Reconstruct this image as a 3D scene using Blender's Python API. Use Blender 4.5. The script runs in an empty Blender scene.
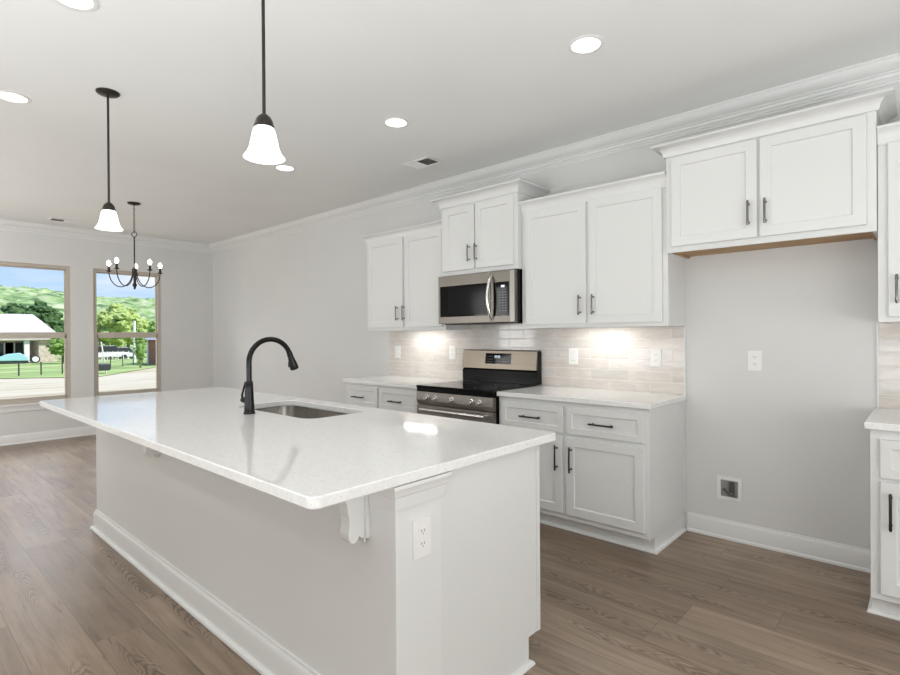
import bpy, bmesh, math, random
from mathutils import Vector, Matrix, noise
random.seed(7)
PI = math.pi
S = bpy.context.scene
COL = S.collection

# ------------------------------------------------------------------ camera
yaw, pit, rol = math.radians(42.2116), math.radians(-0.2016), math.radians(-0.3851)
F = Vector((-math.sin(yaw)*math.cos(pit), math.cos(yaw)*math.cos(pit), math.sin(pit)))
R = Vector((math.cos(yaw), math.sin(yaw), 0)); U = R.cross(F)
R2 = R*math.cos(rol) + U*math.sin(rol); U2 = U*math.cos(rol) - R*math.sin(rol)
cd = bpy.data.cameras.new('camera'); cam = bpy.data.objects.new('camera', cd); COL.objects.link(cam)
cd.lens = 528.44/900*36; cd.sensor_width = 36; cd.clip_start = .05; cd.clip_end = 2000
M = Matrix((( R2.x, U2.x, -F.x, 0), (R2.y, U2.y, -F.y, 0), (R2.z, U2.z, -F.z, 1.3252), (0, 0, 0, 1)))
cam.matrix_world = M
S.camera = cam

# ------------------------------------------------------------------ light and exposure
S.view_settings.view_transform = 'Standard'; S.view_settings.look = 'None'
S.view_settings.gamma = 1; S.view_settings.use_curve_mapping = False
S.view_settings.exposure = 0.0
S.cycles.max_bounces = 10; S.cycles.diffuse_bounces = 6; S.cycles.glossy_bounces = 5
S.cycles.transparent_max_bounces = 8; S.cycles.sample_clamp_indirect = 6
S.cycles.use_denoising = True; S.cycles.caustics_reflective = False; S.cycles.caustics_refractive = False

W = bpy.data.worlds.new('sky'); S.world = W; W.use_nodes = True
nt = W.node_tree; nt.nodes.clear()
def wn(t, **k):
    n = nt.nodes.new(t)
    for a, b in k.items(): setattr(n, a, b)
    return n
tc = wn('ShaderNodeTexCoord'); mp = wn('ShaderNodeMapping'); mp.inputs['Scale'].default_value = (1.2, 1.2, 7)
nz = wn('ShaderNodeTexNoise'); nz.inputs['Scale'].default_value = 1.9; nz.inputs['Detail'].default_value = 6
cr = wn('ShaderNodeValToRGB'); cr.color_ramp.elements[0].position = .50; cr.color_ramp.elements[1].position = .66
sp = wn('ShaderNodeSeparateXYZ')
gr = wn('ShaderNodeValToRGB'); gr.color_ramp.elements[0].position = .0; gr.color_ramp.elements[0].color = (.60, .80, 1, 1)
gr.color_ramp.elements[1].position = .45; gr.color_ramp.elements[1].color = (.16, .40, .92, 1)
mx = wn('ShaderNodeMix', data_type='RGBA'); mx.inputs[7].default_value = (1, 1, 1, 1)
bg = wn('ShaderNodeBackground'); bg.inputs['Strength'].default_value = 1.03
wo = wn('ShaderNodeOutputWorld')
L = nt.links.new
L(tc.outputs['Generated'], mp.inputs['Vector']); L(mp.outputs[0], nz.inputs['Vector']); L(nz.outputs[0], cr.inputs[0])
L(tc.outputs['Generated'], sp.inputs[0]); L(sp.outputs['Z'], gr.inputs[0])
L(cr.outputs[0], mx.inputs[0]); L(gr.outputs[0], mx.inputs[6]); L(mx.outputs[2], bg.inputs[0]); L(bg.outputs[0], wo.inputs[0])

def lamp(name, typ, loc, power, size=.1, sy=None, aim=None, color=(1, 1, 1), shape=None, spread=None):
    d = bpy.data.lights.new(name, typ); d.energy = power; d.color = color
    o = bpy.data.objects.new(name, d); COL.objects.link(o); o.location = loc
    if typ == 'AREA':
        d.size = size
        d.shape = shape or ('RECTANGLE' if sy else 'SQUARE')
        if sy: d.size_y = sy
        if spread: d.spread = spread
    elif typ == 'POINT': d.shadow_soft_size = size
    if aim is not None:
        o.rotation_euler = (Vector(aim)-Vector(loc)).to_track_quat('-Z', 'Y').to_euler()
    return o
sun = lamp('sun', 'SUN', (20, 30, 60), 5.3, aim=(20-40, 30-27, 60-52), color=(1, .97, .91)); sun.data.angle = .01
CANW = 1.2
lamp('soft_light_behind_camera', 'AREA', (1.5, .6, 1.1), 18, 1.3, 1.0, aim=(-1.3, 2.6, .6), color=(.97, .99, 1))
lamp('ceiling_fill', 'AREA', (-1.7, -1.6, .95), 158, 6.0, 2.4, aim=(-1.8, -1.3, 2.79), color=(.96, .985, 1))  # added unseen uplight that brightens the ceiling, not a room fixture
lamp('far_wall_fill', 'AREA', (-6.3, -1.5, 1.4), 62, 2.0, 1.6, aim=(-8.6, 1.9, 1.2))  # added out-of-view panel to lift the far wall, no window behind it
lamp('ceiling_fill_right', 'AREA', (1.5, 1.0, .8), 28, 1.4, 2.4, aim=(1.45, 1.0, 2.79), color=(.96, .985, 1))  # second added uplight, evens out the right part of the ceiling
lamp('right_side_fill', 'AREA', (2.5, 1.8, .9), 27, 2.2, 1.4, aim=(-1.2, 2.4, .4), color=(.97, .99, 1))  # added fill for faces turned right, the wall there has no window
lamp('rear_fill', 'AREA', (.4, -3.1, .9), 5, 3.0, 1.8, aim=(-1.0, 3.0, .6))  # weak added fill in front of the closed near wall
for lx in (-4.11, -2.71, -1.28):
    lamp('living_room_can_lamp', 'AREA', (lx, -1.24, 2.78), 4.5, .14, aim=(lx, -1.2399, 0), shape='DISK', color=(1, .985, .955))
lamp('sky_fill_above_windows', 'AREA', (-14, 1.5, 5.0), 760, 11, 3.4, aim=(-6.0, 1.5, .3), color=(1, .95, .89))  # added lamp kept above the sight line, stands in for bright sky

# ------------------------------------------------------------------ dimensions
YW, XF, ZC = 3.726, -8.507, 2.788          # kitchen wall, window wall, ceiling
XR, YN = 2.6, -3.3

# ------------------------------------------------------------------ materials
MAT = {}
def mat(name, color, rough=.5, metal=0, coat=0, emit=None, es=1, spec=None):
    if name in MAT: return MAT[name]
    m = bpy.data.materials.new(name); m.use_nodes = True
    b = m.node_tree.nodes['Principled BSDF']
    b.inputs['Base Color'].default_value = (*color, 1); b.inputs['Roughness'].default_value = rough
    b.inputs['Metallic'].default_value = metal; b.inputs['Coat Weight'].default_value = coat
    if spec is not None: b.inputs['Specular IOR Level'].default_value = spec
    if emit: b.inputs['Emission Color'].default_value = (*emit, 1); b.inputs['Emission Strength'].default_value = es
    MAT[name] = m; return m
class NT:
    def __init__(s, m): s.m = m; s.t = m.node_tree; s.b = s.t.nodes['Principled BSDF']
    def n(s, t, ins=None, **k):
        n = s.t.nodes.new(t)
        for a, b in k.items(): setattr(n, a, b)
        for a, b in (ins or {}).items():
            if isinstance(b, bpy.types.NodeSocket): s.t.links.new(b, n.inputs[a])
            else: n.inputs[a].default_value = b
        return n
    def link(s, a, b): s.t.links.new(a, b)
    def ramp(s, fac, stops):
        r = s.n('ShaderNodeValToRGB'); s.link(fac, r.inputs[0]); e = r.color_ramp.elements
        while len(e) < len(stops): e.new(.5)
        for el, (p, c) in zip(e, stops): el.position = p; el.color = (*c, 1)
        return r.outputs[0]
    def math(s, op, a, b=None):
        n = s.n('ShaderNodeMath', operation=op)
        for i, v in ((0, a), (1, b)):
            if v is None: continue
            if isinstance(v, bpy.types.NodeSocket): s.link(v, n.inputs[i])
            else: n.inputs[i].default_value = v
        return n.outputs[0]
    def mix(s, f, a, b, bt='MIX'):
        n = s.n('ShaderNodeMix', data_type='RGBA', blend_type=bt)
        for i, v in ((0, f), (6, a), (7, b)):
            if isinstance(v, bpy.types.NodeSocket): s.link(v, n.inputs[i])
            elif i == 0: n.inputs[0].default_value = v
            else: n.inputs[i].default_value = (*v, 1)
        return n.outputs[2]
    def bump(s, h, strength=.1, dist=.01):
        b = s.n('ShaderNodeBump', {'Height': h, 'Strength': strength, 'Distance': dist}); s.link(b.outputs[0], s.b.inputs['Normal'])

def paint(name, color, rough, bs=.06, sc=90):
    m = mat(name, color, rough); g = NT(m)
    t = g.n('ShaderNodeTexCoord'); z = g.n('ShaderNodeTexNoise', {'Vector': t.outputs['Object'], 'Scale': sc, 'Detail': 3.})
    g.bump(z.outputs[0], bs, .002)
    z2 = g.n('ShaderNodeTexNoise', {'Vector': t.outputs['Object'], 'Scale': 1.3, 'Detail': 2.})
    c = g.ramp(z2.outputs[0], [(.35, tuple(v*.985 for v in color)), (.65, tuple(min(1, v*1.01) for v in color))])
    g.link(c, g.b.inputs['Base Color']); return m
WALL = paint('wall_paint', (.68, .682, .672), .75)
CEIL = paint('ceiling_paint', (.82, .825, .815), .9, .12, 60)
TRIM = paint('trim_paint', (.75, .755, .745), .32, .02)
CAB = paint('cabinet_paint', (.72, .725, .715), .30, .015, 40)
PLAST = mat('white_plastic', (.82, .82, .80), .3)
SLOT = mat('dark_slot', (.22, .22, .21), .5)
PLY = mat('raw_plywood', (.42, .27, .14), .7)
g = NT(PLY); t = g.n('ShaderNodeTexCoord'); mpn = g.n('ShaderNodeMapping', {'Vector': t.outputs['Object'], 'Scale': (3, 40, 10)})
z = g.n('ShaderNodeTexNoise', {'Vector': mpn.outputs[0], 'Scale': 1.5, 'Detail': 4.})
g.link(g.ramp(z.outputs[0], [(.3, (.33, .19, .09)), (.7, (.52, .35, .19))]), g.b.inputs['Base Color'])
STEEL = mat('stainless_steel', (.43, .405, .375), .34, 1)
def brushed(m, c0, c1, axis_scale):
    g = NT(m); t = g.n('ShaderNodeTexCoord'); mpn = g.n('ShaderNodeMapping', {'Vector': t.outputs['Object'], 'Scale': axis_scale})
    z = g.n('ShaderNodeTexNoise', {'Vector': mpn.outputs[0], 'Scale': 1., 'Detail': 3.})
    g.link(g.ramp(z.outputs[0], [(.3, c0), (.7, c1)]), g.b.inputs['Base Color']); g.bump(z.outputs[0], .05, .001)
brushed(STEEL, (.31, .29, .265), (.37, .345, .315), (2, 2, 350))
WSTEEL = mat('warm_stainless', (.56, .49, .40), .33, 1); brushed(WSTEEL, (.28, .243, .195), (.325, .282, .228), (2, 2, 350))
BSTEEL = mat('bright_steel', (.78, .77, .75), .18, 1)
MSTEEL = mat('microwave_steel', (.26, .24, .21), .34, 1); brushed(MSTEEL, (.225, .207, .183), (.27, .25, .222), (2, 2, 350))
ESTEEL = mat('edge_steel', (.42, .41, .39), .35, 1)
SINK = mat('sink_steel', (.50, .48, .45), .26, 1); brushed(SINK, (.46, .44, .41), (.54, .52, .49), (120, 120, 3))
BLACKG = mat('black_glass', (.004, .004, .0045), .05, 0, 0, spec=.22)
BLACK = mat('black_enamel', (.005, .005, .0055), .22, spec=.18)
MWGLASS = mat('microwave_window_glass', (.012, .012, .0125), .10, 0, 0, spec=.14)
BRONZE = mat('dark_bronze', (.045, .040, .036), .38, .7)
PULL = mat('gunmetal_pull', (.20, .19, .18), .22, 1)
MBLACK = mat('faucet_black', (.004, .004, .004), .22, 0, spec=.3)
TANV = mat('tan_vinyl', (.50, .45, .385), .45)
VENTD = mat('duct_dark', (.10, .095, .09), .8)
SHADE = mat('frosted_glass_lit', (.9, .9, .88), .4, emit=(1, .985, .95), es=2.2)
BULB = mat('bulb_lit', (.9, .9, .85), .3, emit=(1, .93, .80), es=9)
CANL = mat('can_lens_lit', (.9, .9, .9), .4, emit=(1, .99, .96), es=4)
LED = mat('led_strip_lit', (.9, .9, .9), .4, emit=(1, .98, .94), es=4)
MARK = mat('pale_display_marks', (.7, .75, .8), .4, emit=(.75, .85, .95), es=.8)
KEYM = mat('keypad_marks', (.30, .31, .33), .5)

# quartz
QZ = mat('white_quartz', (.78, .78, .77), .07, 0, .0, spec=.7); g = NT(QZ)
t = g.n('ShaderNodeTexCoord')
v = g.n('ShaderNodeTexVoronoi', {'Vector': t.outputs['Object'], 'Scale': 230.})
c1 = g.ramp(v.outputs['Color'], [(.04, (.66, .65, .63)), (.16, (.83, .832, .822))])
z = g.n('ShaderNodeTexNoise', {'Vector': t.outputs['Object'], 'Scale': 75., 'Detail': 5.})
c2 = g.ramp(z.outputs[0], [(.32, (.93, .925, .91)), (.55, (1, 1, 1))])
g.link(g.mix(1., c1, c2, 'MULTIPLY'), g.b.inputs['Base Color'])

# plank floor, boards run along X
FL = mat('plank_floor', (.3, .25, .2), .38); g = NT(FL)
t = g.n('ShaderNodeTexCoord'); sx = g.n('ShaderNodeSeparateXYZ', {0: t.outputs['Object']})
PW, PL = .228, 1.52
row = g.math('DIVIDE', g.math('ADD', sx.outputs['Y'], 20.096), PW)
ri = g.math('FLOOR', row); rf = g.math('FRACT', row)
wr = g.n('ShaderNodeTexWhiteNoise', noise_dimensions='1D'); g.link(ri, wr.inputs['W'])
colx = g.math('DIVIDE', g.math('ADD', g.math('ADD', sx.outputs['X'], 40.), g.math('MULTIPLY', wr.outputs[0], PL*3)), PL)
ci = g.math('FLOOR', colx); cf = g.math('FRACT', colx)
cb = g.n('ShaderNodeCombineXYZ', {0: ri, 1: ci, 2: 0.}); wp = g.n('ShaderNodeTexWhiteNoise', {0: cb.outputs[0]}, noise_dimensions='3D')
pid = wp.outputs['Value']
off = g.n('ShaderNodeVectorMath', {0: wp.outputs['Color'], 3: 37.}, operation='SCALE')
pos = g.n('ShaderNodeVectorMath', {0: t.outputs['Object'], 1: off.outputs[0]}, operation='ADD')
m1 = g.n('ShaderNodeMapping', {'Vector': pos.outputs[0], 'Scale': (1.1, 14., 1.)})
nA = g.n('ShaderNodeTexNoise', {'Vector': m1.outputs[0], 'Scale': 1.6, 'Detail': 7., 'Roughness': .6, 'Distortion': .35})
m2 = g.n('ShaderNodeMapping', {'Vector': pos.outputs[0], 'Scale': (2.2, 90., 1.)})
nB = g.n('ShaderNodeTexNoise', {'Vector': m2.outputs[0], 'Scale': 2., 'Detail': 4.})
# cathedral grain: nested parabolas down the middle of some boards
m3 = g.n('ShaderNodeMapping', {'Vector': pos.outputs[0], 'Scale': (3.2, 11., 1.)})
nC = g.n('ShaderNodeTexNoise', {'Vector': m3.outputs[0], 'Scale': 1.2, 'Detail': 3., 'Roughness': .5})
spx = g.n('ShaderNodeSeparateXYZ', {0: wp.outputs['Color']})
m6 = g.n('ShaderNodeMapping', {'Vector': pos.outputs[0], 'Scale': (1.5, .2, 1.)})
nW = g.n('ShaderNodeTexNoise', {'Vector': m6.outputs[0], 'Scale': 1.3, 'Detail': 2.})
ctr = g.math('ADD', g.math('MULTIPLY', spx.outputs[0], .44), g.math('MULTIPLY', nW.outputs[0], .5))   # .25 .. .75
vv = g.math('SUBTRACT', rf, g.math('SUBTRACT', ctr, -.03)); v2 = g.math('MULTIPLY', vv, vv)
sgn = g.math('SUBTRACT', g.math('MULTIPLY', g.math('GREATER_THAN', spx.outputs[1], .5), 2.), 1.)
ph = g.math('ADD', g.math('MULTIPLY', g.math('MULTIPLY', sx.outputs['X'], sgn), 15.), g.math('MULTIPLY', v2, 75.))
ph = g.math('ADD', ph, g.math('MULTIPLY', nC.outputs[0], 6.5))
ringl = g.ramp(g.math('FRACT', ph), [(.0, (.42, .39, .36)), (.20, (.80, .79, .78)), (.45, (1.14, 1.13, 1.12)), (.72, (.98, .98, .98)), (1., (.42, .39, .36))])
m4 = g.n('ShaderNodeMapping', {'Vector': pos.outputs[0], 'Scale': (.8, 2.0, 1.)})
nD = g.n('ShaderNodeTexNoise', {'Vector': m4.outputs[0], 'Scale': 1.5, 'Detail': 3.})
band = g.n('ShaderNodeMapRange', {0: g.math('ABSOLUTE', vv), 1: .10, 2: .24, 3: 1., 4: 0.})
msk = g.math('MULTIPLY', g.ramp(nD.outputs[0], [(.46, (0, 0, 0)), (.56, (.95, .95, .95))]), band.outputs[0])
# soft mottling
nE = g.n('ShaderNodeTexNoise', {'Vector': pos.outputs[0], 'Scale': 3.2, 'Detail': 3.})
base = g.ramp(nA.outputs[0], [(.25, (.160, .112, .077)), (.45, (.262, .195, .141)), (.62, (.318, .241, .180)), (.8, (.385, .303, .233))])
fine = g.ramp(nB.outputs[0], [(.3, (.86, .85, .84)), (.6, (1, 1, 1))])
c = g.mix(1., base, fine, 'MULTIPLY')
tone = g.ramp(pid, [(0., (.80, .78, .76)), (.5, (1, 1, 1)), (1., (1.14, 1.13, 1.12))])
c = g.mix(1., c, tone, 'MULTIPLY')
mot = g.ramp(nE.outputs[0], [(.3, (.88, .87, .86)), (.7, (1.06, 1.06, 1.06))])
c = g.mix(1., c, mot, 'MULTIPLY')
ringc = g.mix(1., c, ringl, 'MULTIPLY')
c = g.mix(msk, c, ringc)
m5 = g.n('ShaderNodeMapping', {'Vector': pos.outputs[0], 'Scale': (1.6, 26., 1.)})
nF = g.n('ShaderNodeTexNoise', {'Vector': m5.outputs[0], 'Scale': 1.1, 'Detail': 5., 'Roughness': .65, 'Distortion': .9})
streak = g.ramp(nF.outputs[0], [(.58, (1, 1, 1)), (.65, (.68, .65, .62)), (.72, (.42, .38, .35))])
c = g.mix(1., c, streak, 'MULTIPLY')
ed = g.math('MINIMUM', rf, g.math('SUBTRACT', 1., rf)); ex = g.math('MINIMUM', cf, g.math('SUBTRACT', 1., cf))
gap = g.math('MAXIMUM', g.math('LESS_THAN', ed, .011), g.math('LESS_THAN', ex, .0012))
c = g.mix(g.math('MULTIPLY', gap, .5), c, (.09, .068, .052))
g.link(c, g.b.inputs['Base Color'])
g.link(g.math('ADD', g.math('MULTIPLY', nA.outputs[0], .18), .27), g.b.inputs['Roughness'])
g.bump(g.math('SUBTRACT', g.math('MULTIPLY', nB.outputs[0], .25), gap), .12, .002)

# glazed subway tile on an XZ wall
TL = mat('glazed_tile', (.6, .56, .52), .10, 0, .4); g = NT(TL)
t = g.n('ShaderNodeTexCoord'); sx = g.n('ShaderNodeSeparateXYZ', {0: t.outputs['Object']})
TH, TW = .0762, .305
row = g.math('DIVIDE', g.math('SUBTRACT', sx.outputs['Z'], .914), TH); ri = g.math('FLOOR', row); rf = g.math('FRACT', row)
half = g.math('MULTIPLY', g.math('MODULO', ri, 2.), .5)
cx = g.math('ADD', g.math('ADD', g.math('DIVIDE', g.math('ADD', sx.outputs['X'], 20.07), TW), half), 0.)
ci = g.math('FLOOR', cx); cf = g.math('FRACT', cx)
cb = g.n('ShaderNodeCombineXYZ', {0: ri, 1: ci, 2: 3.}); wp = g.n('ShaderNodeTexWhiteNoise', {0: cb.outputs[0]}, noise_dimensions='3D')
tc_ = g.ramp(wp.outputs['Value'], [(0., (.62, .585, .55)), (.3, (.69, .645, .60)), (.55, (.66, .61, .575)), (.8, (.70, .675, .645)), (1., (.60, .575, .545))])
mpt = g.n('ShaderNodeMapping', {'Vector': t.outputs['Object'], 'Scale': (6., 6., 22.)})
zt = g.n('ShaderNodeTexNoise', {'Vector': mpt.outputs[0], 'Scale': 1.6, 'Detail': 4., 'Distortion': .8})
cl = g.mix(1., tc_, g.ramp(zt.outputs[0], [(.3, (.90, .885, .87)), (.65, (1.03, 1.03, 1.03))]), 'MULTIPLY')
ed = g.math('MULTIPLY', g.math('MINIMUM', rf, g.math('SUBTRACT', 1., rf)), TH); ex = g.math('MULTIPLY', g.math('MINIMUM', cf, g.math('SUBTRACT', 1., cf)), TW)
dmin = g.math('MINIMUM', ed, ex)
gr_ = g.math('LESS_THAN', dmin, .0016)
cl = g.mix(gr_, cl, (.74, .72, .69)); g.link(cl, g.b.inputs['Base Color'])
g.link(g.math('ADD', g.math('MULTIPLY', gr_, .5), .10), g.b.inputs['Roughness'])
zb = g.n('ShaderNodeTexNoise', {'Vector': mpt.outputs[0], 'Scale': .9, 'Detail': 2.})
edge = g.n('ShaderNodeMapRange', {0: dmin, 1: .0, 2: .006, 3: 0., 4: 1.})
g.bump(g.math('ADD', g.math('MULTIPLY', zb.outputs[0], 1.3), g.math('MULTIPLY', edge.outputs[0], .8)), .30, .004)

# window glass: clear pane with a weak reflection
GL = bpy.data.materials.new('window_glass'); GL.use_nodes = True; nt = GL.node_tree; nt.nodes.clear()
o_ = nt.nodes.new('ShaderNodeOutputMaterial'); tr = nt.nodes.new('ShaderNodeBsdfTransparent'); gl = nt.nodes.new('ShaderNodeBsdfGlossy')
gl.inputs['Roughness'].default_value = .01; fr = nt.nodes.new('ShaderNodeFresnel'); fr.inputs[0].default_value = 1.06
mxs = nt.nodes.new('ShaderNodeMixShader'); nt.links.new(fr.outputs[0], mxs.inputs[0]); nt.links.new(tr.outputs[0], mxs.inputs[1]); nt.links.new(gl.outputs[0], mxs.inputs[2]); nt.links.new(mxs.outputs[0], o_.inputs[0])

def noisy(name, stops, scale, rough=.9, stretch=(1, 1, 1), detail=5.):
    m = mat(name, stops[0][1], rough); g = NT(m); t = g.n('ShaderNodeTexCoord')
    q = g.n('ShaderNodeMapping', {'Vector': t.outputs['Object'], 'Scale': stretch})
    z = g.n('ShaderNodeTexNoise', {'Vector': q.outputs[0], 'Scale': scale, 'Detail': detail}); g.link(g.ramp(z.outputs[0], stops), g.b.inputs['Base Color'])
    return m
DIRT = noisy('pale_dirt', [(.3, (.38, .31, .18)), (.42, (.58, .49, .34)), (.6, (.62, .56, .43)), (.72, (.44, .37, .22))], .5, stretch=(1, .3, 1))
GRASS = noisy('lawn_grass', [(.3, (.22, .33, .09)), (.5, (.32, .44, .14)), (.7, (.50, .54, .25))], .3, stretch=(1, .3, 1))
HILL = noisy('wooded_hill', [(.30, (.07, .13, .06)), (.42, (.17, .27, .10)), (.52, (.30, .42, .16)), (.60, (.42, .45, .30)), (.72, (.50, .55, .30))], .16, detail=12., stretch=(1, 1, 2.5))
LEAFD = noisy('dark_leaves', [(.3, (.03, .075, .025)), (.7, (.09, .17, .05))], 2.5)
LEAFM = noisy('mid_leaves', [(.3, (.12, .22, .05)), (.7, (.26, .40, .10))], 2.5)
LEAFL = noisy('spring_leaves', [(.3, (.24, .34, .09)), (.7, (.46, .55, .20))], 2.5)
BARK = mat('bark', (.16, .12, .09), .9)
SHING = noisy('pale_shingles', [(.3, (.50, .46, .42)), (.7, (.62, .58, .54))], 1.5, stretch=(1, 1, 6))
SHING2 = noisy('grey_shingles', [(.3, (.38, .39, .42)), (.7, (.48, .49, .52))], 1.5)
STONE = noisy('beige_stone', [(.3, (.42, .34, .27)), (.7, (.66, .58, .48))], 3.)
BRICK = noisy('red_brick', [(.3, (.30, .12, .09)), (.7, (.42, .20, .15))], 4.)
WTRIM = mat('house_white', (.78, .77, .74), .6)
DGLS = mat('dark_window', (.03, .04, .05), .1)
CARW = mat('car_white', (.75, .76, .78), .25); CARB = mat('car_dark', (.03, .035, .04), .25); CARC = mat('cover_blue', (.30, .55, .60), .5)
TYRE = mat('tyre_rubber', (.03, .03, .03), .8); FENC = mat('fence_metal', (.05, .05, .05), .6)

# ------------------------------------------------------------------ mesh helpers
class MB:
    def __init__(s): s.v = []; s.f = []
    def add(s, vs, fs):
        n = len(s.v); s.v += [tuple(v) for v in vs]; s.f += [tuple(i+n for i in f) for f in fs]; return s
    def box(s, x0, x1, y0, y1, z0, z1):
        x0, x1 = sorted((x0, x1)); y0, y1 = sorted((y0, y1)); z0, z1 = sorted((z0, z1))
        return s.add([(x0, y0, z0), (x1, y0, z0), (x1, y1, z0), (x0, y1, z0), (x0, y0, z1), (x1, y0, z1), (x1, y1, z1), (x0, y1, z1)],
                     [(0, 3, 2, 1), (4, 5, 6, 7), (0, 1, 5, 4), (1, 2, 6, 5), (2, 3, 7, 6), (3, 0, 4, 7)])
    def tube(s, pts, rad, n=12, caps=True):
        pts = [Vector(p) for p in pts]; rs = rad if isinstance(rad, (list, tuple)) else [rad]*len(pts)
        up = None; rings = []
        for i, p in enumerate(pts):
            d = (pts[min(i+1, len(pts)-1)]-pts[max(i-1, 0)]).normalized()
            if up is None: up = d.orthogonal().normalized()
            else: up = (up-d*up.dot(d)).normalized()
            b = d.cross(up)
            rings.append([p+(up*math.cos(2*PI*k/n)+b*math.sin(2*PI*k/n))*rs[i] for k in range(n)])
        vs = [v for r in rings for v in r]; fs = []
        for i in range(len(pts)-1):
            for k in range(n):
                a = i*n+k; b_ = i*n+(k+1) % n; fs.append((a, b_, b_+n, a+n))
        if caps: fs.append(tuple(range(n-1, -1, -1))); fs.append(tuple((len(pts)-1)*n+k for k in range(n)))
        return s.add(vs, fs)
    def lathe(s, prof, c=(0, 0, 0), n=32, axis='z', caps=True):
        vs = []; fs = []
        for r, z in prof:
            for k in range(n):
                a = 2*PI*k/n; x, y = r*math.cos(a), r*math.sin(a)
                p = (x, y, z) if axis == 'z' else ((x, z, y) if axis == 'y' else (z, x, y))
                vs.append((p[0]+c[0], p[1]+c[1], p[2]+c[2]))
        for i in range(len(prof)-1):
            for k in range(n):
                a = i*n+k; b = i*n+(k+1) % n; fs.append((a, b, b+n, a+n))
        if caps: fs.append(tuple(range(n-1, -1, -1))); fs.append(tuple((len(prof)-1)*n+k for k in range(n)))
        return s.add(vs, fs)
    def prism(s, poly, ax, a, b):
        """poly: 2D points in the two other axes, extruded along axis ax from a to b"""
        def P(u, v, w):
            return (w, u, v) if ax == 'x' else ((u, w, v) if ax == 'y' else (u, v, w))
        n = len(poly)
        return s.add([P(u, v, a) for u, v in poly]+[P(u, v, b) for u, v in poly],
                     [tuple(range(n-1, -1, -1)), tuple(range(n, 2*n))]+[(i, (i+1) % n, (i+1) % n+n, i+n) for i in range(n)])
    def sweep(s, path, prof, closed_prof=True):
        """profile (out, z) swept along an XY path with mitred corners; 'out' is to the right of the path"""
        pts = [Vector((p[0], p[1])) for p in path]; n = len(prof); rings = []
        for i, p in enumerate(pts):
            d0 = (p-pts[i-1]).normalized() if i > 0 else None
            d1 = (pts[i+1]-p).normalized() if i < len(pts)-1 else None
            if d0 is None: d0 = d1
            if d1 is None: d1 = d0
            n0 = Vector((d0.y, -d0.x)); n1 = Vector((d1.y, -d1.x)); m = (n0+n1); m = m/(m.dot(n0)) if m.length > 1e-6 else n0
            rings.append([(p.x+m.x*o, p.y+m.y*o, z) for o, z in prof])
        vs = [v for r in rings for v in r]; fs = []
        for i in range(len(pts)-1):
            for k in range(n):
                a = i*n+k; b = i*n+(k+1) % n; fs.append((a, b, b+n, a+n))
        fs.append(tuple(range(n-1, -1, -1))); fs.append(tuple((len(pts)-1)*n+k for k in range(n)))
        return s.add(vs, fs)
    def build(s, name, m, parent=None, bevel=0, smooth=None, origin=None):
        me = bpy.data.meshes.new(name); bm = bmesh.new()
        if origin is None: origin = (0, 0, 0)
        o = Vector(origin)
        bv = [bm.verts.new(Vector(v)-o) for v in s.v]
        for f in s.f:
            try: bm.faces.new([bv[i] for i in f])
            except ValueError: pass
        bmesh.ops.remove_doubles(bm, verts=bm.verts, dist=1e-6)
        bmesh.ops.recalc_face_normals(bm, faces=bm.faces)
        if smooth is not None:
            for f in bm.faces: f.smooth = True
            for e in bm.edges:
                if len(e.link_faces) == 2 and e.calc_face_angle(0) > math.radians(smooth): e.smooth = False
        bm.to_mesh(me); bm.free()
        me.materials.append(m)
        ob = bpy.data.objects.new(name, me); COL.objects.link(ob); ob.location = o
        if parent is not None:
            ob.parent = parent
            ob.location = o-Vector(WLOC.get(parent.name, (0, 0, 0)))
        WLOC[ob.name] = tuple(o)
        if bevel:
            md = ob.modifiers.new('bevel', 'BEVEL'); md.width = bevel; md.segments = 2; md.limit_method = 'ANGLE'; md.angle_limit = math.radians(40)
        return ob
WLOC = {}
def thing(name, loc, label, cat, group=None):
    o = bpy.data.objects.new(name, None); COL.objects.link(o); o.location = loc; o.empty_display_size = .1
    WLOC[o.name] = tuple(loc); return tag(o, label, cat, group)
def tag(o, label, cat, group=None, kind=None):
    o['label'] = label; o['category'] = cat
    if group: o['group'] = group
    if kind: o['kind'] = kind
    return o
def struct(o, label=None):
    o['kind'] = 'structure'
    if label: o['label'] = label
    return o
def rrect(x0, x1, y0, y1, r, n=8):
    pts = []
    for cx, cy, a in ((x1-r, y1-r, 0), (x0+r, y1-r, 90), (x0+r, y0+r, 180), (x1-r, y0+r, 270)):
        for k in range(n+1):
            t_ = math.radians(a+90*k/n); pts.append((cx+r*math.cos(t_), cy+r*math.sin(t_)))
    return pts
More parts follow.
